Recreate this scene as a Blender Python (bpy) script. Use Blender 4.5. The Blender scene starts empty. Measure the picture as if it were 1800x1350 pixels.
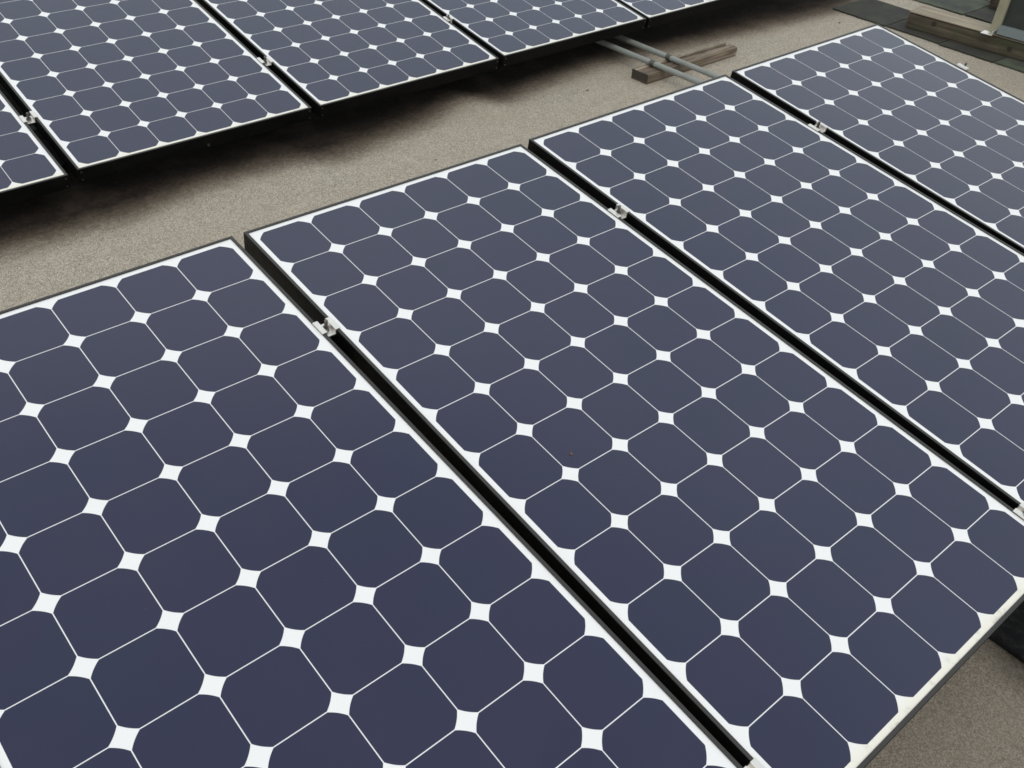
import bpy, bmesh, math, random
from mathutils import Matrix, Vector
random.seed(7)
R = math.radians
scene = bpy.context.scene
COL = scene.collection

# ------------------------------------------------------------------ camera
cam_data = bpy.data.cameras.new("camera")
cam_data.sensor_width = 36.0
cam_data.lens = 1676.38 / 1800 * 36
cam_data.clip_start = 0.02
cam_data.clip_end = 500
cam = bpy.data.objects.new("camera", cam_data)
COL.objects.link(cam)
RW = ((0.75902675, -0.64870749, 0.05528999),
      (-0.3747472, -0.50475901, -0.77767787),
      (0.53239358, 0.56955854, -0.62622691))
cam.matrix_world = Matrix(((RW[0][0], -RW[1][0], -RW[2][0], -0.7817),
                           (RW[0][1], -RW[1][1], -RW[2][1], -1.72165),
                           (RW[0][2], -RW[1][2], -RW[2][2], 1.46672),
                           (0, 0, 0, 1)))
scene.camera = cam

# ------------------------------------------------------------------ world: overcast
SUN_EL, SUN_AZ = 58, 215          # degrees; azimuth measured from +Y towards +X
world = bpy.data.worlds.new("World")
scene.world = world
world.use_nodes = True
nt = world.node_tree
nt.nodes.clear()
out = nt.nodes.new('ShaderNodeOutputWorld')
bg = nt.nodes.new('ShaderNodeBackground')
sky = nt.nodes.new('ShaderNodeTexSky')
sky.sky_type = 'NISHITA'
sky.sun_disc = False
sky.sun_elevation = R(SUN_EL)
sky.sun_rotation = R(SUN_AZ)
sky.air_density = 1.0
sky.dust_density = 4.0
sky.ozone_density = 1.0
hsv = nt.nodes.new('ShaderNodeHueSaturation')
hsv.inputs['Saturation'].default_value = 0.35
nt.links.new(sky.outputs[0], hsv.inputs['Color'])
# cloud layer: soft, almost unbroken overcast
tc = nt.nodes.new('ShaderNodeTexCoord')
no = nt.nodes.new('ShaderNodeTexNoise')
no.inputs['Scale'].default_value = 2.2
no.inputs['Detail'].default_value = 5
no.inputs['Roughness'].default_value = 0.5
nt.links.new(tc.outputs['Generated'], no.inputs['Vector'])
cr = nt.nodes.new('ShaderNodeValToRGB')
cr.color_ramp.elements[0].position = 0.30
cr.color_ramp.elements[0].color = (7.45, 8.45, 8.9, 1)
cr.color_ramp.elements[1].position = 0.70
cr.color_ramp.elements[1].color = (9.1, 9.9, 10.0, 1)
nt.links.new(no.outputs['Fac'], cr.inputs['Fac'])
mx = nt.nodes.new('ShaderNodeMixRGB')
mx.inputs['Fac'].default_value = 0.85
nt.links.new(hsv.outputs[0], mx.inputs['Color1'])
nt.links.new(cr.outputs[0], mx.inputs['Color2'])
# the cloud cover is brightest at middle height and duller overhead
sep = nt.nodes.new('ShaderNodeSeparateXYZ')
nt.links.new(tc.outputs['Generated'], sep.inputs[0])
yr = nt.nodes.new('ShaderNodeMapRange')
cv = nt.nodes.new('ShaderNodeFloatCurve')
nt.links.new(sep.outputs[2], cv.inputs['Value'])
pts = [(0.0, .50), (.40, .50), (.50, .49), (.62, .53), (.72, .58), (.84, .46), (1.0, .44)]     # half of the factor
c = cv.mapping.curves[0]
c.points[0].location = pts[0]; c.points[1].location = pts[-1]
for p in pts[1:-1]:
    c.points.new(*p)
cv.mapping.update()
yr.inputs['From Min'].default_value = 0; yr.inputs['From Max'].default_value = 1
yr.inputs['To Min'].default_value = 0; yr.inputs['To Max'].default_value = 2
nt.links.new(cv.outputs[0], yr.inputs['Value'])
mul = nt.nodes.new('ShaderNodeMixRGB'); mul.blend_type = 'MULTIPLY'; mul.inputs[0].default_value = 1
nt.links.new(mx.outputs[0], mul.inputs[1]); nt.links.new(yr.outputs[0], mul.inputs[2])
nt.links.new(mul.outputs[0], bg.inputs['Color'])
bg.inputs['Strength'].default_value = 0.10
nt.links.new(bg.outputs[0], out.inputs[0])

# ------------------------------------------------------------------ sun (veiled by cloud)
sd = bpy.data.lights.new("sun", 'SUN')
sd.energy = 0.6
sd.angle = R(35)
sd.color = (1.0, 0.96, 0.9)
sun = bpy.data.objects.new("sun", sd)
COL.objects.link(sun)
az, el = R(SUN_AZ), R(SUN_EL)
sdir = Vector((math.sin(az) * math.cos(el), math.cos(az) * math.cos(el), math.sin(el)))
sun.rotation_euler = sdir.to_track_quat('Z', 'Y').to_euler()
sun.location = sdir * 20

scene.view_settings.view_transform = 'Standard'
scene.view_settings.look = 'None'
scene.view_settings.exposure = 0.10
scene.view_settings.gamma = 1.0
scene.view_settings.use_curve_mapping = False
scene.render.resolution_x = 1024
scene.render.resolution_y = 768
scene.render.engine = 'CYCLES'
scene.cycles.filter_width = 1.6


# ------------------------------------------------------------------ helpers
def link(o, parent=None):
    COL.objects.link(o)
    if parent is not None:
        o.parent = parent
    return o


def tag(o, label=None, cat=None, group=None, kind=None):
    if label: o['label'] = label
    if cat: o['category'] = cat
    if group: o['group'] = group
    if kind: o['kind'] = kind
    return o


def empty(name, mat=None):
    o = bpy.data.objects.new(name, None)
    o.empty_display_size = 0.05
    COL.objects.link(o)
    if mat is not None:
        o.matrix_world = mat
    return o


def obj(name, bm, mat, parent=None, smooth=False):
    me = bpy.data.meshes.new(name)
    bmesh.ops.recalc_face_normals(bm, faces=bm.faces)
    bm.to_mesh(me)
    bm.free()
    if smooth:
        for p in me.polygons: p.use_smooth = True
    me.materials.append(mat)
    return link(bpy.data.objects.new(name, me), parent)


def inst(src, parent=None, matrix=None):
    c = src.copy()
    COL.objects.link(c)
    c.parent = parent
    if matrix is not None:
        c.matrix_local = matrix
    return c


def box(bm, x0, x1, y0, y1, z0, z1):
    v = [bm.verts.new((x, y, z)) for z in (z0, z1) for y in (y0, y1) for x in (x0, x1)]
    for f in ((0, 2, 3, 1), (4, 5, 7, 6), (0, 1, 5, 4), (2, 6, 7, 3), (0, 4, 6, 2), (1, 3, 7, 5)):
        bm.faces.new([v[i] for i in f])
    return v


def prism(bm, poly, z0, z1):
    a = [bm.verts.new((p[0], p[1], z0)) for p in poly]
    b = [bm.verts.new((p[0], p[1], z1)) for p in poly]
    bm.faces.new(a[::-1]); bm.faces.new(b)
    n = len(poly)
    for i in range(n):
        bm.faces.new([a[i], a[(i + 1) % n], b[(i + 1) % n], b[i]])


def extrude_profile(bm, prof, axis_pts):
    """closed 2-D profile (side, up) swept along axis points (Vectors); ends capped"""
    rings = []
    n = len(axis_pts)
    for i, p in enumerate(axis_pts):
        d = (axis_pts[min(i + 1, n - 1)] - axis_pts[max(i - 1, 0)]).normalized()
        side = d.cross(Vector((0, 0, 1))).normalized()
        up = side.cross(d).normalized()
        rings.append([bm.verts.new(p + side * a + up * b) for a, b in prof])
    m = len(prof)
    for i in range(n - 1):
        for k in range(m):
            bm.faces.new([rings[i][k], rings[i][(k + 1) % m], rings[i + 1][(k + 1) % m], rings[i + 1][k]])
    bm.faces.new(rings[0][::-1]); bm.faces.new(rings[-1])


def circle(r, n=20):
    return [(r * math.cos(2 * math.pi * k / n), r * math.sin(2 * math.pi * k / n)) for k in range(n)]


def bevel(o, w, seg=2):
    m = o.modifiers.new('bevel', 'BEVEL')
    m.width = w; m.segments = seg; m.limit_method = 'ANGLE'; m.angle_limit = R(40)
    return o


# ------------------------------------------------------------------ materials
class NT:
    def __init__(self, name):
        self.m = bpy.data.materials.new(name)
        self.m.use_nodes = True
        self.t = self.m.node_tree
        self.b = self.t.nodes['Principled BSDF']
        self.co = self.n('ShaderNodeTexCoord').outputs['Object']

    def n(self, typ, **kw):
        nd = self.t.nodes.new(typ)
        for k, v in kw.items(): setattr(nd, k, v)
        return nd

    def l(self, a, b): self.t.links.new(a, b)

    def noise(self, scale, detail=4, rough=.55, vec=None, stretch=None, dist=0):
        v = vec or self.co
        if stretch:
            mp = self.n('ShaderNodeMapping')
            mp.inputs['Scale'].default_value = stretch
            self.l(v, mp.inputs['Vector']); v = mp.outputs[0]
        nd = self.n('ShaderNodeTexNoise')
        nd.inputs['Scale'].default_value = scale
        nd.inputs['Detail'].default_value = detail
        nd.inputs['Roughness'].default_value = rough
        nd.inputs['Distortion'].default_value = dist
        self.l(v, nd.inputs['Vector'])
        return nd.outputs['Fac']

    def voro(self, scale, vec=None, out='Color', rnd=1.0):
        nd = self.n('ShaderNodeTexVoronoi')
        nd.inputs['Scale'].default_value = scale
        nd.inputs['Randomness'].default_value = rnd
        self.l(vec or self.co, nd.inputs['Vector'])
        return nd.outputs[out]

    def ramp(self, fac, stops):
        nd = self.n('ShaderNodeValToRGB')
        e = nd.color_ramp.elements
        while len(e) < len(stops): e.new(0.5)
        for k, (p, c) in enumerate(stops):
            e[k].position = p
            e[k].color = (c, c, c, 1) if isinstance(c, (int, float)) else tuple(c) + (1,)
        self.l(fac, nd.inputs[0])
        return nd.outputs['Color']

    def mix(self, fac, a, b, mode='MIX'):
        nd = self.n('ShaderNodeMixRGB', blend_type=mode)
        for s, v in ((0, fac), (1, a), (2, b)):
            if isinstance(v, (int, float)): nd.inputs[s].default_value = v if s == 0 else (v, v, v, 1)
            elif isinstance(v, tuple): nd.inputs[s].default_value = v + (1,)
            else: self.l(v, nd.inputs[s])
        return nd.outputs[0]

    def math(self, op, a, b=0.0, clamp=False):
        nd = self.n('ShaderNodeMath', operation=op, use_clamp=clamp)
        for s, v in ((0, a), (1, b)):
            if isinstance(v, (int, float)): nd.inputs[s].default_value = v
            else: self.l(v, nd.inputs[s])
        return nd.outputs[0]

    def sep(self, v=None):
        nd = self.n('ShaderNodeSeparateXYZ')
        self.l(v or self.co, nd.inputs[0])
        return nd.outputs

    def color(self, c):
        if isinstance(c, tuple): self.b.inputs['Base Color'].default_value = c + (1,)
        else: self.l(c, self.b.inputs['Base Color'])

    def set(self, **kw):
        for k, v in kw.items():
            s = self.b.inputs[k.replace('_', ' ')]
            if isinstance(v, (int, float)): s.default_value = v
            else: self.l(v, s)

    def bump(self, h, dist, strength=1.0):
        nd = self.n('ShaderNodeBump')
        nd.inputs['Distance'].default_value = dist
        nd.inputs['Strength'].default_value = strength
        self.l(h, nd.inputs['Height'])
        self.l(nd.outputs[0], self.b.inputs['Normal'])


def mat_cell():
    m = NT('solar_cell')
    oi = m.n('ShaderNodeObjectInfo')
    base = m.mix(oi.outputs['Random'], (0.0066, 0.0084, 0.042), (0.0082, 0.0086, 0.045))
    geo = m.n('ShaderNodeNewGeometry')
    cloud = m.noise(7, 2, .5, vec=geo.outputs['Position'])
    base = m.mix(m.ramp(cloud, [(.42, 0), (.60, 1)]), base, (0.0092, 0.0080, 0.044))
    # fine dust specks on the glass
    sp = m.voro(90, vec=geo.outputs['Position'], out='Distance')
    big = m.noise(40, 2, .6, vec=geo.outputs['Position'])
    speck = m.math('MULTIPLY', m.ramp(sp, [(.03, 1), (.06, 0)]), m.ramp(big, [(.66, 0), (.70, 1)]))
    base = m.mix(m.math('MULTIPLY', speck, .35), base, (0.30, 0.29, 0.27))
    film = m.noise(2.5, 3, .5, vec=geo.outputs['Position'])
    base = m.mix(m.math('MULTIPLY', film, .018), base, (0.4, 0.39, 0.37))
    m.color(base)
    m.set(Roughness=.45, IOR=1.45)
    m.b.inputs['Specular IOR Level'].default_value = .05
    m.b.inputs['Coat Weight'].default_value = 1.0
    m.b.inputs['Coat IOR'].default_value = 1.54
    m.l(m.ramp(film, [(.3, .07), (.7, .13)]), m.b.inputs['Coat Roughness'])
    return m.m


def mat_backsheet():
    m = NT('white_backsheet')
    s = m.sep()
    blot = m.noise(26, 5, .65)
    # grime gathered along the low edge of the glass (local y towards -1.559)
    edge = m.math('MULTIPLY', m.math('SUBTRACT', -1.525, s[1]), 38, True)
    grime = m.math('MULTIPLY', edge, m.ramp(blot, [(.54, 0), (.68, 1)]))
    tint = m.math('MULTIPLY', m.math('SUBTRACT', -1.52, s[1]), 40, True)
    base = m.mix(m.noise(9, 3), (0.85, 0.82, 0.815), (0.875, 0.84, 0.835))
    base = m.mix(m.math('MULTIPLY', tint, .8), base, (0.85, 0.78, 0.66))
    base = m.mix(m.math('MULTIPLY', grime, .7), base, (0.40, 0.385, 0.33))
    m.color(base)
    m.set(Roughness=.5)
    m.b.inputs['Specular IOR Level'].default_value = .2
    m.b.inputs['Coat Weight'].default_value = 1.0
    m.b.inputs['Coat IOR'].default_value = 1.45
    m.b.inputs['Coat Roughness'].default_value = .1
    return m.m


def mat_frame():
    m = NT('black_anodised_frame')
    n = m.noise(60, 4, .6)
    dust = m.noise(8, 5, .7, stretch=(1, 1, 3))
    base = m.mix(m.ramp(dust, [(.45, 0), (.8, .5)]), (0.0045, 0.0045, 0.0045), (0.017, 0.016, 0.014))
    geo = m.n('ShaderNodeNewGeometry')
    up = m.math('MULTIPLY', m.math('SUBTRACT', m.sep(geo.outputs['Normal'])[2], .6), 4, True)      # dust lies on the upward lip
    base = m.mix(up, base, m.mix(dust, (.022, .0195, .018), (.046, .040, .036)))
    m.color(base)
    m.l(m.math('ADD', m.math('MULTIPLY', up,   .44), .09), m.b.inputs['Specular IOR Level'])
    m.set(Metallic=0, IOR=1.45, Roughness=m.ramp(n, [(.3, .34), (.7, .46)]))
    return m.m


def mat_metal(name, c, rough=.35, metallic=.85, dirt=.3):
    m = NT(name)
    n = m.noise(45, 4, .6)
    m.color(m.mix(m.math('MULTIPLY', n, dirt), c, tuple(x * .5 for x in c)))
    m.set(Metallic=metallic, Roughness=m.ramp(n, [(.3, rough), (.7, rough + .15)]))
    return m.m


def mat_roof():
    m = NT('mineral_cap_sheet')
    co = m.co
    g1 = m.voro(450)                              # 2-3 mm granules
    bwg = m.n('ShaderNodeRGBToBW'); m.l(g1, bwg.inputs[0])
    gran = m.ramp(bwg.outputs[0], [(.18, (.050, .040, .033)), (.36, (.31, .258, .202)), (.60, (.515, .443, .354)),
                                   (.85, (.79, .70, .59))])
    g2 = m.noise(240, 3, .7)
    gran = m.mix(m.ramp(g2, [(.36, .40), (.50, 0)]), gran, (.12, .10, .085))
    vd = m.n('ShaderNodeTexVoronoi'); vd.inputs['Scale'].default_value = 190; m.l(co, vd.inputs['Vector'])
    vb = m.n('ShaderNodeRGBToBW'); m.l(vd.outputs['Color'], vb.inputs[0])
    dots = m.math('MULTIPLY', m.ramp(vd.outputs['Distance'], [(.24, 1), (.40, 0)]), m.ramp(vb.outputs[0], [(.52, 0), (.57, 1)]))
    gran = m.mix(m.math('MULTIPLY', dots, .8), gran, (.05, .042, .034))
    gran = m.mix(.25, gran, (.38, .345, .295))
    cl = m.noise(1.6, 5, .6)
    gran = m.mix(m.ramp(cl, [(.3, .0), (.72, .35)]), gran, (.40, .32, .235))
    fine = m.noise(14, 6, .7)
    gran = m.mix(.16, gran, m.ramp(fine, [(.3, (.28, .235, .19)), (.7, (.60, .52, .44))]))
    # organic stains plus the back row's shade painted in, from its drip line inwards
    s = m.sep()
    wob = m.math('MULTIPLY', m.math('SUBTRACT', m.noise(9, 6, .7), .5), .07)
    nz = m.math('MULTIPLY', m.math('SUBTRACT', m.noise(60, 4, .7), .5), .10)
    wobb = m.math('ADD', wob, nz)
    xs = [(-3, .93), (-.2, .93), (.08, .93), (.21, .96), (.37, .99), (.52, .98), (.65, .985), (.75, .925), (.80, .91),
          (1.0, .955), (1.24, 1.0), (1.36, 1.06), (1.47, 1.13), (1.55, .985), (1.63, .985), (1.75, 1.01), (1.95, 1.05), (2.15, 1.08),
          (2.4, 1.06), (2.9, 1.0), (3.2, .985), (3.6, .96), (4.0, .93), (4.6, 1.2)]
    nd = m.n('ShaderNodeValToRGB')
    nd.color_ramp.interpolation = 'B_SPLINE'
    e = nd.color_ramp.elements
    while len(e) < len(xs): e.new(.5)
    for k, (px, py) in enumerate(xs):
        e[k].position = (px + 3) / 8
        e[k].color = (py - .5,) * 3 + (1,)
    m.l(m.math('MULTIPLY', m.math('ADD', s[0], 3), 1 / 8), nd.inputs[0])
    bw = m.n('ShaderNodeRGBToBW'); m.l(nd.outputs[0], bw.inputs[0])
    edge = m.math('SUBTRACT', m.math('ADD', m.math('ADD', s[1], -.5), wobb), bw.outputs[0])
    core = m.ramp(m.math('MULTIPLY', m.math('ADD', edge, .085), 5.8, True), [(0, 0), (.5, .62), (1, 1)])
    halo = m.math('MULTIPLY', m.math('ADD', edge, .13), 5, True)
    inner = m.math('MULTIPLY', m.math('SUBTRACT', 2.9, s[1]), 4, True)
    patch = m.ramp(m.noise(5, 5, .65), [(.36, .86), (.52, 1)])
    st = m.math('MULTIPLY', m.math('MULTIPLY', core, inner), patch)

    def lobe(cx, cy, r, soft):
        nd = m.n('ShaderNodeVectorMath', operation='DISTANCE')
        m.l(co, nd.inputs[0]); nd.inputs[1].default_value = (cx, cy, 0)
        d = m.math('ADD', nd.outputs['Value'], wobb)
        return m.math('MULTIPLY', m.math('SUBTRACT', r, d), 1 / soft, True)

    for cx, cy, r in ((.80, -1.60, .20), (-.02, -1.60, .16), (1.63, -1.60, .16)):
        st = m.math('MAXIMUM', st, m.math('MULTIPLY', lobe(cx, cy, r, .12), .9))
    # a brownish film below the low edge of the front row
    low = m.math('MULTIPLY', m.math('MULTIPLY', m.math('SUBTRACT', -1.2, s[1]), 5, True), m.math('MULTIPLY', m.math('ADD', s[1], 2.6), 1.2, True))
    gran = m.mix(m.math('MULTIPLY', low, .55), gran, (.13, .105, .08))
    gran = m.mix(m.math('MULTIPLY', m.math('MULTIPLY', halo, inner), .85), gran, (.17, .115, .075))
    dirt = m.ramp(m.noise(75, 5, .75), [(.42, (.009, .006, .0045)), (.62, (.020, .013, .009)), (.76, (.09, .07, .055))])  # dirt colour, darkened to carry the shade painted under the back row
    base = m.mix(m.math('MULTIPLY', st, .98), gran, dirt)  # lays in the stains and the back row's painted shade
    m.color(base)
    m.set(Roughness=.95)
    m.b.inputs['Specular IOR Level'].default_value = .15
    h = m.math('ADD', m.math('MULTIPLY', bwg.outputs[0], .6), m.math('MULTIPLY', g2, .8))
    m.bump(h, .0022, .8)
    return m.m


def mat_wood(name, c1, c2, dark, axis='X', moss=None, ends=False, knots=()):
    m = NT(name)
    st = (2.5, 60, 60) if axis == 'X' else (60, 2.5, 60)
    gr = m.noise(1.0, 6, .65, stretch=st, dist=.6)
    base = m.ramp(gr, [(.28, dark), (.45, c1), (.68, c2)])
    big = m.noise(5, 4, .6, stretch=(1, .35, 1) if axis == 'Y' else (.35, 1, 1))
    base = m.mix(m.ramp(big, [(.40, .65), (.58, 0)]), base, dark)
    if moss:
        base = m.mix(m.ramp(m.noise(7, 4), [(.50, 0), (.64, .75)]), base, moss)
    for kx, ky, kz in knots:
        nd = m.n('ShaderNodeVectorMath', operation='DISTANCE')
        m.l(m.co, nd.inputs[0]); nd.inputs[1].default_value = (kx, ky, kz)
        dd = m.math('ADD', nd.outputs['Value'], m.math('MULTIPLY', m.math('SUBTRACT', big, .5), .02))
        base = m.mix(m.ramp(dd, [(.011, 1), (.016, 0)]), base, (.03, .018, .012))
        base = m.mix(m.ramp(dd, [(.018, 0), (.024, .7), (.032, 0)]), base, (.075, .05, .03))
    if ends:                                      # end grain, dark with rot
        sx = m.sep()
        base = m.mix(m.math('MULTIPLY', m.math('SUBTRACT', .004, sx[0]), 600, True), base, (.045, .034, .026))
        base = m.mix(m.math('MULTIPLY', m.math('SUBTRACT', .012, sx[2]), 60, True), base, (.10, .07, .05))
    m.color(base)
    m.set(Roughness=.85)
    m.bump(gr, .004, .8)
    return m.m


def mat_shingle(name, c, moss):
    m = NT(name)
    g = m.voro(380)
    bw = m.n('ShaderNodeRGBToBW'); m.l(g, bw.inputs[0])
    base = m.mix(.65, m.ramp(bw.outputs[0], [(.2, tuple(x * .5 for x in c)), (.8, tuple(x * 1.7 for x in c))]), c)
    base = m.mix(m.ramp(m.noise(6, 5, .65), [(.42, 0), (.66, moss[1])]), base, moss[0])
    m.color(base)
    m.set(Roughness=.9)
    m.b.inputs['Specular IOR Level'].default_value = .25
    m.bump(bw.outputs[0], .0015, .6)
    return m.m


def mat_paint(name, c, rough=.5, dirt=(.15, .13, .1), amt=.35, scale=14):
    m = NT(name)
    n = m.noise(scale, 5, .65)
    m.color(m.mix(m.ramp(n, [(.45, 0), (.75, amt)]), c, dirt))
    m.set(Roughness=rough)
    return m.m


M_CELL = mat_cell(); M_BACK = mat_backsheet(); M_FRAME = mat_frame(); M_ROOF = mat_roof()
M_ALU = mat_metal('bare_aluminium', (0.90, 0.85, 0.80), .3, .8, .25)
M_STEEL = mat_metal('stainless_steel', (0.22, 0.205, 0.195), .3, 1.0, .6)
M_RAIL = mat_metal('dark_rail', (0.03, 0.03, 0.032), .5, .4)
M_RUBBER = mat_paint('black_rubber', (0.006, 0.006, 0.0065), .8, (.05, .045, .04), .35, 60)
M_RUBBER.node_tree.nodes['Principled BSDF'].inputs['Specular IOR Level'].default_value = .12
M_CONDUIT = mat_paint('grey_conduit_paint', (0.26, 0.265, 0.245), .55, (.12, .105, .08), .4, 12)
M_COUPL = mat_metal('coupling_metal', (0.14, 0.13, 0.115), .5, .5, .6)
M_TIMBER = mat_wood('weathered_timber', (.20, .150, .105), (.50, .41, .31), (.06, .038, .026), 'X', None, True)
M_BEAM = mat_wood('treated_beam', (.075, .056, .036), (.15, .118, .078), (.028, .019, .012), 'Y', (.055, .058, .03), False, ((0, -.50, .035), (0, -.13, .05), (.0, -.98, .03)))
M_BEAMTOP = mat_wood('bleached_board', (.30, .245, .18), (.42, .35, .265), (.20, .155, .11), 'Y')
M_SH1 = mat_shingle('charcoal_shingle', (.042, .038, .036), ((.075, .082, .05), .55))
M_SH2 = mat_shingle('mossy_shingle', (.055, .055, .05), ((.11, .125, .08), .8))
M_POST = mat_paint('cream_painted_metal', (.30, .275, .19), .45, (.14, .12, .08), .5, 20)
M_RAILG = mat_paint('blue_grey_painted_metal', (.20, .23, .23), .4, (.12, .11, .09), .3, 18)
M_SCREEN = mat_paint('dark_mesh_screen', (.022, .026, .020), .6, (.06, .055, .05), .5, 9)
M_LEAF = mat_paint('dry_leaf', (.16, .065, .035), .7)


# ------------------------------------------------------------------ solar panel
PW, PL, PH = 0.798, 1.559, 0.046
PITCH = .127
MU, MV = (PW - 6 * PITCH) / 2, (PL - 12 * PITCH) / 2


def frame_bm():
    bm = bmesh.new()
    lip, t, top = .0075, .002, .0022
    fl = .022                                        # inward bottom flange
    # profile measured from the outer face inwards (a) and vertically (z), swept round the rectangle
    prof = [(0, top), (lip, top), (lip, top - .0016), (t, top - .0016), (t, top - PH + t), (fl, top - PH + t), (fl, top - PH), (0, top - PH)]
    rings = []
    for cx, cy, sx, sy in ((0, 0, 1, -1), (PW, 0, -1, -1), (PW, -PL, -1, 1), (0, -PL, 1, 1)):
        rings.append([bm.verts.new((cx + sx * a, cy + sy * a, z)) for a, z in prof])
    n = len(prof)
    for i in range(4):
        A, B = rings[i], rings[(i + 1) % 4]
        for k in range(n):
            bm.faces.new([A[k], A[(k + 1) % n], B[(k + 1) % n], B[k]])
    return bm


def cell_bm():
    bm = bmesh.new()
    h, r = .06265, .0756
    c = math.sqrt(r * r - h * h)
    a0 = math.atan2(c, h)
    pts = []
    for q in range(4):
        for k in range(8):
            a = q * math.pi / 2 + a0 + (math.pi / 2 - 2 * a0) * k / 7
            pts.append((r * math.cos(a), r * math.sin(a)))
    prism(bm, pts, -.0001, 0)
    return bm


GROUP_P = 'framed solar panels mounted in two rows on the flat roof'


def make_panel(mat):
    root = empty('solar_panel', mat)
    fr = obj('frame', frame_bm(), M_FRAME, root)
    bevel(fr, .0006, 1)
    bm = bmesh.new(); box(bm, .003, PW - .003, -PL + .003, -.003, -.004, -.00016)
    obj('backsheet', bm, M_BACK, root)
    first = None
    for j in range(12):
        for i in range(6):
            loc = Matrix.Translation((MU + (i + .5) * PITCH, -(MV + (j + .5) * PITCH), 0))
            if first is None:
                first = obj('solar_cell', cell_bm(), M_CELL, root)
                first.matrix_local = loc
            else:
                inst(first, root, loc)
    s0 = None
    for x in (.009, PW - .009):
        for z in (-.008, -.035):
            if s0 is None:
                bm = bmesh.new(); prism(bm, circle(.0028, 10), 0, .0018)
                s0 = obj('corner_screw', bm, M_STEEL, root)
                s = s0
            else:
                s = inst(s0, root)
            s.matrix_local = Matrix.Translation((x, -PL, z)) @ Matrix.Rotation(R(90), 4, 'X')
    return root


POSES = {
 'F2': [[1.0, 0.0, 0.0, 0.0], [0.0, 0.99212, -0.12533, 0.0], [0.0, 0.12533, 0.99212, 0.39382]],
 'F1': [[0.99997, -0.00637, -0.0033, -0.82544], [0.00591, 0.99234, -0.12337, -0.00538], [0.00406, 0.12335, 0.99236, 0.39155]],
 'F3': [[0.99992, 0.00152, -0.01271, 0.81111], [-0.00319, 0.99122, -0.13216, -0.00855], [0.0124, 0.13219, 0.99115, 0.40841]],
 'F4': [[0.99995, 0.00126, -0.01005, 1.64196], [-0.00267, 0.98981, -0.14234, -0.00664], [0.00977, 0.14235, 0.98977, 0.42]],
 'B1': [[0.99995, -0.00557, -0.00884, -0.02722], [0.00395, 0.98477, -0.17379, 2.57239], [0.00967, 0.17374, 0.98474, 0.39086]],
 'B2': [[0.99993, -0.00167, -0.01144, 0.80706], [-0.0002, 0.98691, -0.16128, 2.57493], [0.01156, 0.16127, 0.98684, 0.3788]],
 'B3': [[0.99994, 0.00017, -0.01067, 1.62084], [-0.00175, 0.98896, -0.14818, 2.56486], [0.01052, 0.14819, 0.9889, 0.37723]],
}
LABELS = {'F1': 'big solar panel at the lower left, cut by the left and bottom photo edges',
 'F2': 'centre front solar panel, almost wholly in view, with an orange speck on one cell',
 'F3': 'front row solar panel between the centre panel and the farthest right one',
 'F4': 'farthest right solar panel of the front row, nearest the wooden beam and shingles',
 'B0': 'leftmost back row panel, only its right corner showing at the left photo edge',
 'B1': 'back row solar panel at upper left, with a grounding bolt in its black front edge',
 'B2': 'back row solar panel second from the upper left corner',
 'B3': 'back row solar panel with the two grey conduits running out from under it',
 'B4': 'rightmost back row panel, a thin sliver at the top photo edge',
 'B5': 'last panel of the back row, beyond the top edge of the photo'}


def pm(rows):
    m = Matrix(rows + [[0, 0, 0, 1]])
    c0 = Vector(m.col[0][:3]).normalized()
    c2 = c0.cross(Vector(m.col[1][:3])).normalized()
    c1 = c2.cross(c0)
    o = m.translation
    return Matrix(((c0.x, c1.x, c2.x, o.x), (c0.y, c1.y, c2.y, o.y), (c0.z, c1.z, c2.z, o.z), (0, 0, 0, 1)))


PM = {k: pm(v) for k, v in POSES.items()}
for _k in ('F3', 'F4'):
    _c = PM[_k] @ Vector((PW / 2, -PL / 2, 0))
    PM[_k] = Matrix.Translation((_c - Vector((-.7817, -1.7217, 1.4667))) * .006) @ PM[_k]
PM['B0'] = PM['B1'] @ Matrix.Translation((-.827, .0, -.008))
PM['B4'] = PM['B3'] @ Matrix.Translation((.812, -.002, .0))
PM['B5'] = PM['B4'] @ Matrix.Translation((.822, -.002, .0))


def copy_tree(o, mat):
    r = o.copy(); COL.objects.link(r); r.matrix_world = mat
    for ch in o.children:
        c = ch.copy(); COL.objects.link(c); c.parent = r
        c.matrix_local = ch.matrix_local.copy()
    return r


bpy.context.view_layer.update()
PANELS = {}
proto = make_panel(PM['F2'])
PANELS['F2'] = proto
bpy.context.view_layer.update()
for k in ('F1', 'F3', 'F4', 'B0', 'B1', 'B2', 'B3', 'B4', 'B5'):
    PANELS[k] = copy_tree(proto, PM[k])
for k, o in PANELS.items():
    tag(o, LABELS[k], 'solar panel', GROUP_P)
# grounding bolt in the middle of one low frame edge
bm = bmesh.new(); prism(bm, circle(.0045, 12), 0, .003); prism(bm, circle(.0025, 10), .003, .007)
g = obj('grounding_bolt', bm, M_STEEL, PANELS['B1'])
g.matrix_local = Matrix.Translation((.415, -PL, -.032)) @ Matrix.Rotation(R(90), 4, 'X')


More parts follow.
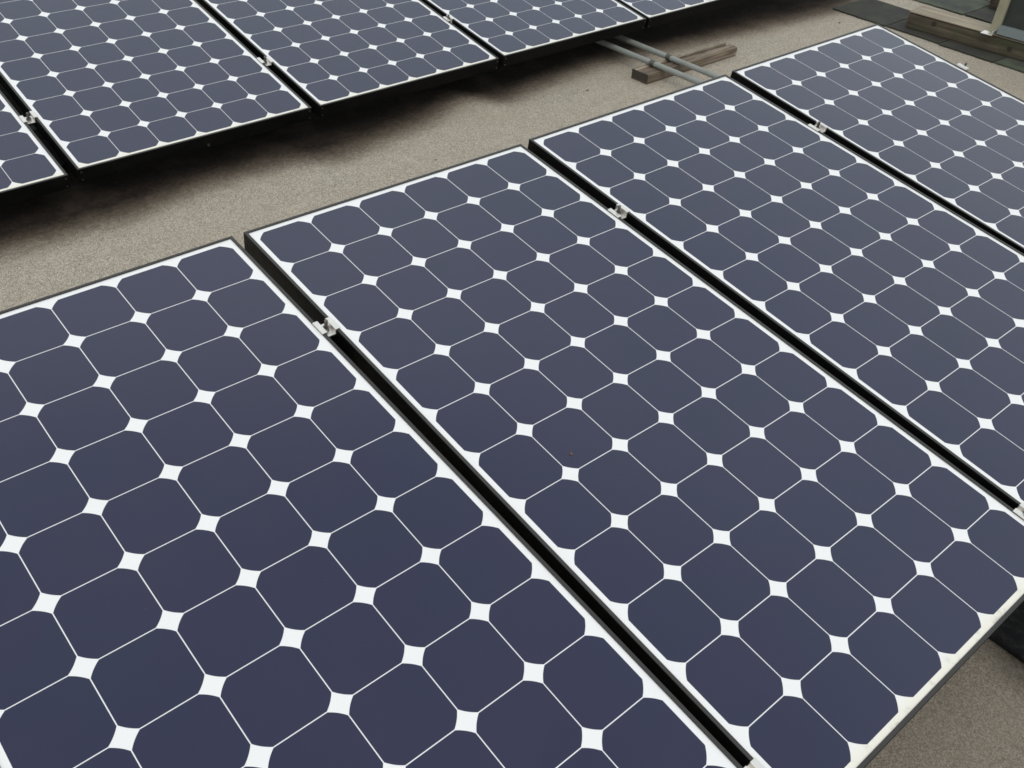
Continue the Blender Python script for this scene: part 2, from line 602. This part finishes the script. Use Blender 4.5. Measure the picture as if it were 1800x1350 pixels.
# ------------------------------------------------------------------ clamps
def hat_bm(length, gap, zl=0, zr=0, wing=.0085, depth=.010, t=.0028):
    """U channel dropping between two frames with a wing resting on each frame"""
    bm = bmesh.new()
    g = gap / 2 - .0008
    z = .0026
    prof = [(-g - wing, z + zl), (-g - wing, z + zl + t), (-g + t, z + zl + t), (-g + t, -depth + t), (g - t, -depth + t),
            (g - t, z + zr + t), (g + wing, z + zr + t), (g + wing, z + zr), (g, z + zr), (g, -depth), (-g, -depth), (-g, z + zl)]
    a = [bm.verts.new((p[0], -length / 2, p[1])) for p in prof]
    b = [bm.verts.new((p[0], length / 2, p[1])) for p in prof]
    n = len(prof)
    bm.faces.new(a[::-1]); bm.faces.new(b)
    for i in range(n):
        bm.faces.new([a[i], a[(i + 1) % n], b[(i + 1) % n], b[i]])
    return bm


def end_bm(length, depth=.03, t=.003):
    bm = bmesh.new()
    z = .0026
    prof = [(-.004, z), (-.004, z + .006), (.009 + t, z + .006), (.009 + t, -depth + t), (.034, -depth + t), (.034, -depth), (.009, -depth), (.009, z)]
    a = [bm.verts.new((p[0], -length / 2, p[1])) for p in prof]
    b = [bm.verts.new((p[0], length / 2, p[1])) for p in prof]
    n = len(prof)
    bm.faces.new(a[::-1]); bm.faces.new(b)
    for i in range(n):
        bm.faces.new([a[i], a[(i + 1) % n], b[(i + 1) % n], b[i]])
    return bm


def clamp(left, right, v, label, length=.038):
    A, B = PM[left], PM.get(right)
    p0 = A @ Vector((PW, -v, 0))
    if B is not None:
        p1 = B @ Vector((0, -v - .0, 0))
        # same distance along the row
        gap = abs(p1.x - p0.x)
        mid = (p0 + p1) / 2
    else:
        gap = 0; mid = p0
    rot = A.to_3x3().to_4x4()
    root = empty('mid_clamp' if B is not None else 'end_clamp', Matrix.Translation(mid) @ rot)
    if B is not None:
        br = obj('bracket', hat_bm(length, gap, p0.z - mid.z, p1.z - mid.z), M_ALU, root)
        bx, bz = 0, -.0072
    else:
        br = obj('bracket', end_bm(length), M_ALU, root)
        bx, bz = .022, -.027
    bevel(br, .0007, 2)
    bm = bmesh.new()
    prism(bm, circle(.0036, 12), bz, bz + (.024 if B is not None else .042))
    bo = obj('bolt', bm, M_STEEL, root); bo.location = (bx, .001, 0)
    bm = bmesh.new()
    w = min(.0075, max(.0045, gap / 2 - .004)) if B is not None else .0065
    prism(bm, circle(w, 6), bz + .0004, bz + .0065)
    nu = obj('nut', bm, M_STEEL, root); nu.location = (bx, .001, 0)
    tag(root, label, 'clamp', 'silver clamps holding the panel frames')
    return root


clamp('F1', 'F2', .352, 'silver clamp with upright bolt in the gap left of the centre front panel')
clamp('F2', 'F3', .356, 'silver clamp in the upper gap right of the centre front panel')
clamp('F3', 'F4', .348, 'silver clamp in the gap before the farthest right front panel')
clamp('F4', None, .346, 'small silver end clamp on the outer edge of the farthest right front panel')
clamp('F1', 'F2', 1.478, 'silver clamp cut by the bottom edge of the photo between two front panels', .055)
clamp('F2', 'F3', 1.462, 'silver clamp cut by the right edge of the photo between two front panels')
clamp('B0', 'B1', 1.236, 'silver clamp at far left in the gap of the back row')
clamp('B1', 'B2', 1.224, 'silver clamp in the back row gap at the upper left centre')
clamp('B2', 'B3', 1.218, 'silver clamp in the back row gap at the top centre')


# ------------------------------------------------------------------ rails, legs and pads under the rows
def rail(keys, v, ext0, ext1, label):
    pts = []
    for k in keys:
        for x in (.10, PW - .10):
            pts.append(PM[k] @ Vector((x, -v, -.0455)))
    pts[0] = PM[keys[0]] @ Vector((-ext0, -v, -.0455))
    pts[-1] = PM[keys[-1]] @ Vector((PW + ext1, -v, -.0455))
    bm = bmesh.new()
    prof = [(-.018, 0), (.018, 0), (.018, -.040), (-.018, -.040)]
    extrude_profile(bm, prof, pts)
    o = obj('mounting_rail', bm, M_RAIL)
    tag(o, label, 'rail', 'rails under the panel rows')
    return o


rail(['F1', 'F2', 'F3', 'F4'], .35, .05, .035, 'dark rail hidden under the high side of the front panel row')
rail(['F1', 'F2', 'F3', 'F4'], 1.465, .05, .035, 'dark rail under the low side of the front panel row')
rail(['B0', 'B1', 'B2', 'B3', 'B4'], .35, .02, .03, 'dark rail under the far side of the back panel row')
rail(['B0', 'B1', 'B2', 'B3', 'B4'], 1.222, .02, .03, 'dark rail under the low side of the back panel row')

FOOT_G = 'black support feet under the panel rows'


def foot(key, v, label, x=PW + .012):
    p = PM[key] @ Vector((x, -v, -.0455 - .040))
    h = p.z
    root = empty('support_foot', Matrix.Translation((p.x, p.y, 0)))
    bm = bmesh.new(); box(bm, -.075, .075, -.06, .06, 0.0005, .010)
    bevel(obj('base_pad', bm, M_RUBBER, root), .003)
    if h > .02:
        bm = bmesh.new(); box(bm, -.02, .02, -.02, .02, .010, h - .001)
        obj('leg', bm, M_RAIL, root)
    tag(root, label, 'support foot', FOOT_G)


for k, nm in (('F1', 'left of the centre front panel'), ('F2', 'right of the centre front panel'), ('F3', 'left of the farthest right front panel')):
    foot(k, .35, 'black support foot under the high edge, ' + nm)
for k, nm in (('B0', 'at far left'), ('B1', 'left of top centre'), ('B2', 'at top centre'), ('B3', 'by the grey conduits')):
    foot(k, 1.222, 'black support foot in shade under the back row ' + nm)

# black rubber mat reaching out below the low edge at the junction of centre and third panel
bm = bmesh.new()
box(bm, .692, .915, -1.78, -1.30, .0005, .016)
o = obj('rubber_mat', bm, M_RUBBER)
bevel(o, .006, 3)
tag(o, 'black rubber mat on the roof under the low right corner of the centre panel', 'rubber mat')

# ------------------------------------------------------------------ roof
bm = bmesh.new()
vs = [bm.verts.new(p) for p in ((-60, -60, 0), (60, -60, 0), (60, 60, 0), (-60, 60, 0))]
bm.faces.new(vs)
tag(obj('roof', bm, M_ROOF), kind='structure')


# ------------------------------------------------------------------ conduits on a timber block
def conduit(p0, p1, cy, label):
    bm = bmesh.new()
    P0, P1 = Vector(p0), Vector(p1)
    extrude_profile(bm, circle(.0115, 20), [P0.lerp(P1, k / 8) for k in range(9)])
    root = obj('conduit', bm, M_CONDUIT, None, True)
    d = (P1 - P0).normalized()
    t = (cy - P0.y) / (P1.y - P0.y)
    c = P0.lerp(P1, t)
    bm = bmesh.new()
    extrude_profile(bm, circle(.0128, 20), [c - d * .007, c + d * .007])
    obj('coupling', bm, M_COUPL, root)
    bm = bmesh.new()
    extrude_profile(bm, circle(.0136, 20), [c - d * .0105, c - d * .0085])
    extrude_profile(bm, circle(.0136, 20), [c + d * .0085, c + d * .0105])
    obj('locking_ring', bm, M_COUPL, root)
    tag(root, label, 'conduit', 'pair of grey conduits')


conduit((2.225, 2.2, .060), (2.325, -.9, .048), .826, 'grey metal conduit, the left one, crossing the weathered wood block')
conduit((2.345, 2.2, .060), (2.427, -.9, .048), .837, 'grey metal conduit, the right one, crossing the weathered wood block')


def timber():
    bm = bmesh.new()
    L, Wd, H = .595, .086, .039
    nx, ny, nz = 110, 20, 8
    from mathutils import noise as N

    def P(u, v, w):
        x, y, z = u * L, v * Wd, w * H
        n1 = N.noise(Vector((x * 14, y * 40, z * 40)))
        n2 = N.noise(Vector((x * 50, y * 120, z * 90 + 5)))
        # rotted split running along the top, widening towards the far end
        c = .60 + .07 * N.noise(Vector((x * 14, 3, 0)))
        wd = .03 + .13 * max(0, u - .15) + .05 * N.noise(Vector((x * 30, 8, 0)))
        dpt = .0
        if w > .35:
            q = abs(v - c) / wd
            if wd > .005 and q < 1: dpt = (1 - q * q) * .030 * min(1, u * 2.5) * (w - .35) / .65
        # missing corner along the back edge
        if v > .80 and w > .5 and u > .3:
            dpt = max(dpt, .018 * (v - .80) / .2 * (w - .5) * 2 * (.6 + .8 * N.noise(Vector((x * 22, 7, 1)))))
        endj = 0
        if u > .97: endj = .010 * N.noise(Vector((y * 60, z * 60, 2)))
        return (x + endj, y + .0015 * n1 * (1 if v > .5 else .6), z - dpt * (1 + .5 * n2) + (.0012 * n2 if w > .5 else 0))
    grids = {}

    def V(i, j, k):
        if (i, j, k) not in grids:
            grids[(i, j, k)] = bm.verts.new(P(i / nx, j / ny, k / nz))
        return grids[(i, j, k)]
    for i in range(nx):
        for j in range(ny):
            bm.faces.new([V(i, j, nz), V(i + 1, j, nz), V(i + 1, j + 1, nz), V(i, j + 1, nz)])
            bm.faces.new([V(i, j, 0), V(i, j + 1, 0), V(i + 1, j + 1, 0), V(i + 1, j, 0)])
        for k in range(nz):
            bm.faces.new([V(i, 0, k), V(i + 1, 0, k), V(i + 1, 0, k + 1), V(i, 0, k + 1)])
            bm.faces.new([V(i, ny, k), V(i, ny, k + 1), V(i + 1, ny, k + 1), V(i + 1, ny, k)])
    for j in range(ny):
        for k in range(nz):
            bm.faces.new([V(0, j, k), V(0, j, k + 1), V(0, j + 1, k + 1), V(0, j + 1, k)])
            bm.faces.new([V(nx, j, k), V(nx, j + 1, k), V(nx, j + 1, k + 1), V(nx, j, k + 1)])
    o = obj('wood_block', bm, M_TIMBER)
    o.location = (2.184, .772, .001)
    o.rotation_euler = (0, 0, R(1.4))
    tag(o, 'short weathered split timber lying on the roof under the two grey conduits', 'wood block')


timber()


# ------------------------------------------------------------------ right-hand edge: shingles, beam, screen
def shingle(x0, x1, y0, y1, z, mat, label, rz=0, lift=0):
    bm = bmesh.new()
    nx, ny = 10, 8
    from mathutils import noise as N
    top, bot = {}, {}
    for i in range(nx + 1):
        for j in range(ny + 1):
            x = x0 + (x1 - x0) * i / nx; y = y0 + (y1 - y0) * j / ny
            e = 0.004 if i in (0, nx) or j in (0, ny) else 0
            x += e * N.noise(Vector((x * 40, y * 40, z * 90)))
            y += e * N.noise(Vector((y * 40, x * 40, z * 70)))
            zz = z + .002 * N.noise(Vector((x * 9, y * 9, 1))) + lift * (i / nx)
            top[i, j] = bm.verts.new((x, y, zz + .0045)); bot[i, j] = bm.verts.new((x, y, zz))
    for i in range(nx):
        for j in range(ny):
            bm.faces.new([top[i, j], top[i + 1, j], top[i + 1, j + 1], top[i, j + 1]])
            bm.faces.new([bot[i, j], bot[i, j + 1], bot[i + 1, j + 1], bot[i + 1, j]])
        for j in (0, ny):
            bm.faces.new([bot[i, j], bot[i + 1, j], top[i + 1, j], top[i, j]])
    for j in range(ny):
        for i in (0, nx):
            bm.faces.new([bot[i, j], bot[i, j + 1], top[i, j + 1], top[i, j]])
    o = obj('roof_shingle', bm, mat)
    tag(o, label, 'shingle', 'loose shingles laid flat along the beam')
    return o


shingle(3.750, 4.085, .640, .945, .004, M_SH1, 'dark moss-edged shingle in front of the left end of the beam')
shingle(3.758, 4.05, .352, .634, .004, M_SH1, 'dark shingle just past the far corner of the farthest right panel')
shingle(3.748, 4.05, .070, .346, .004, M_SH1, 'dark shingle under the middle of the beam, beside bare tan roof')
shingle(3.752, 4.05, -.22, .064, .004, M_SH2, 'grey green shingle at the right edge of the photo, below the beam')
shingle(4.285, 4.62, .52, .82, .004, M_SH2, 'greenish shingle behind the beam near the top edge')
shingle(4.290, 4.62, .225, .514, .004, M_SH1, 'dark shingle behind the beam, left of the cream post')
shingle(4.285, 4.62, -.07, .219, .004, M_SH1, 'dark shingle behind the beam at the foot of the screen')
shingle(4.290, 4.62, .826, 1.11, .004, M_SH1, 'dark shingle farthest back at the top edge')
shingle(4.626, 4.96, .35, .64, .006, M_SH2, 'shingle in the second row behind the beam')
shingle(4.626, 4.96, .05, .344, .006, M_SH1, 'shingle partly covered by the dark wood offcut')


def beam():
    from mathutils import noise as N
    bm = bmesh.new()
    L, Wd, H = 1.75, .135, .073
    nl, nw, nh = 140, 8, 8
    g = {}

    def V(i, j, k):
        if (i, j, k) not in g:
            y = -L * i / nl; x = Wd * j / nw; z = H * k / nh
            n = N.noise(Vector((x * 30, y * 3, z * 30))) * .002
            ex = ey = 0
            if j in (0, nw) and k in (0, nh):        # worn arrises
                ex = .003 if j == 0 else -.003
                z += -.003 if k == nh else .0
            g[i, j, k] = bm.verts.new((x + ex + n, y, z + n * .6))
        return g[i, j, k]
    for i in range(nl):
        for j in range(nw):
            bm.faces.new([V(i, j, nh), V(i + 1, j, nh), V(i + 1, j + 1, nh), V(i, j + 1, nh)])
            bm.faces.new([V(i, j, 0), V(i, j + 1, 0), V(i + 1, j + 1, 0), V(i + 1, j, 0)])
        for k in range(nh):
            bm.faces.new([V(i, 0, k), V(i + 1, 0, k), V(i + 1, 0, k + 1), V(i, 0, k + 1)])
            bm.faces.new([V(i, nw, k), V(i, nw, k + 1), V(i + 1, nw, k + 1), V(i + 1, nw, k)])
    for j in range(nw):
        for k in range(nh):
            bm.faces.new([V(0, j, k), V(0, j, k + 1), V(0, j + 1, k + 1), V(0, j + 1, k)])
            bm.faces.new([V(nl, j, k), V(nl, j + 1, k), V(nl, j + 1, k + 1), V(nl, j, k + 1)])
    root = obj('wooden_beam', bm, M_BEAM)
    root.location = (3.808, .565, .009)
    root.rotation_euler = (0, 0, R(6.3))
    bm = bmesh.new()
    box(bm, -.002, .142, -1.74, .002, .0745, .0805)
    bo = obj('top_board', bm, M_BEAMTOP, root)
    bevel(bo, .002)
    bo['label'] = 'sun bleached board on top of the beam'
    tag(root, 'long dark weathered timber beam with pale top, lying on shingles at the upper right', 'beam')


beam()

# second short piece of wood behind
bm = bmesh.new()
box(bm, 0, .26, 0, .17, 0, .06)
bmesh.ops.subdivide_edges(bm, edges=bm.edges[:], cuts=4, use_grid_fill=True)
from mathutils import noise as NZ
for v in bm.verts:
    v.co += Vector((NZ.noise(v.co * 30), NZ.noise(v.co * 30 + Vector((9, 0, 0))), NZ.noise(v.co * 30 + Vector((0, 9, 0))))) * .006
o = obj('wood_offcut', bm, M_BEAM)
o.location = (4.52, .33, .012); o.rotation_euler = (0, 0, R(6))
tag(o, 'dark damp wood offcut lying on shingles behind the beam, left of the cream post', 'wood offcut')

# framed mesh screen standing on the beam
root = empty('mesh_screen', Matrix.Translation((3.872, .188, .0900)) @ Matrix.Rotation(R(6.3), 4, 'Z'))
bm = bmesh.new()
box(bm, -.010, .028, -.040, .002, .0, .75)
bevel(obj('post', bm, M_POST, root), .003)
bm = bmesh.new()
box(bm, -.034, .004, -1.35, -.041, .006, .036)
box(bm, -.034, .022, -1.35, -.041, .036, .039)
bevel(obj('bottom_rail', bm, M_RAILG, root), .0015)
bm = bmesh.new()
box(bm, -.006, .010, -1.35, -.041, .716, .750)
bevel(obj('top_rail', bm, M_RAILG, root), .0015)
bm = bmesh.new()
box(bm, .008, .012, -1.35, -.041, .0, .716)
obj('screen_infill', bm, M_SCREEN, root)
bm = bmesh.new()
box(bm, -.062, -.0105, -.034, -.029, .0, .020)
box(bm, -.062, -.0105, -.029, .020, .0, .003)
bevel(obj('foot_bracket', bm, M_ALU, root), .001)
tag(root, 'upright dark mesh screen with cream post and blue grey bottom rail on the beam', 'screen')

# ------------------------------------------------------------------ small debris
def scrap(name, mat, M, s, label, cat, seed):
    rnd = random.Random(seed)
    bm = bmesh.new()
    n = 9
    rr = [s * (.55 + .45 * rnd.random()) for _ in range(n)]
    c = bm.verts.new((0, 0, s * .35))
    ring = [bm.verts.new((rr[k] * math.cos(k * 2 * math.pi / n), .55 * rr[k] * math.sin(k * 2 * math.pi / n), s * .15 * rnd.random())) for k in range(n)]
    low = [bm.verts.new((v.co.x * .95, v.co.y * .95, v.co.z - s * .12)) for v in ring]
    for k in range(n):
        bm.faces.new([ring[k], ring[(k + 1) % n], c])
        bm.faces.new([low[k], low[(k + 1) % n], ring[(k + 1) % n], ring[k]])
    bm.faces.new(low[::-1])
    o = obj(name, bm, mat)
    o.matrix_world = M
    tag(o, label, cat)


scrap('leaf_scrap', M_LEAF, PM['F2'] @ Matrix.Translation((.178, -.8725, .0008)) @ Matrix.Rotation(1, 4, 'Z'), .0058,
      'tiny orange brown leaf scrap on a cell of the centre front panel', 'leaf scrap', 3)
M_DARK = mat_paint('dark_pebble', (.05, .04, .03), .8)
scrap('pebble', M_DARK, Matrix.Translation((1.93, .86, .001)), .008, 'small dark pebble on the tan roof left of the wood block', 'pebble', 5)
scrap('pebble', M_DARK, Matrix.Translation((3.60, .80, .001)), .010, 'small dark pebble on the tan roof near the first shingle', 'pebble', 6)
scrap('pebble', M_DARK, Matrix.Translation((1.05, .70, .001)), .006, 'tiny dark pebble alone on the roof strip at the middle of the photo', 'pebble', 8)
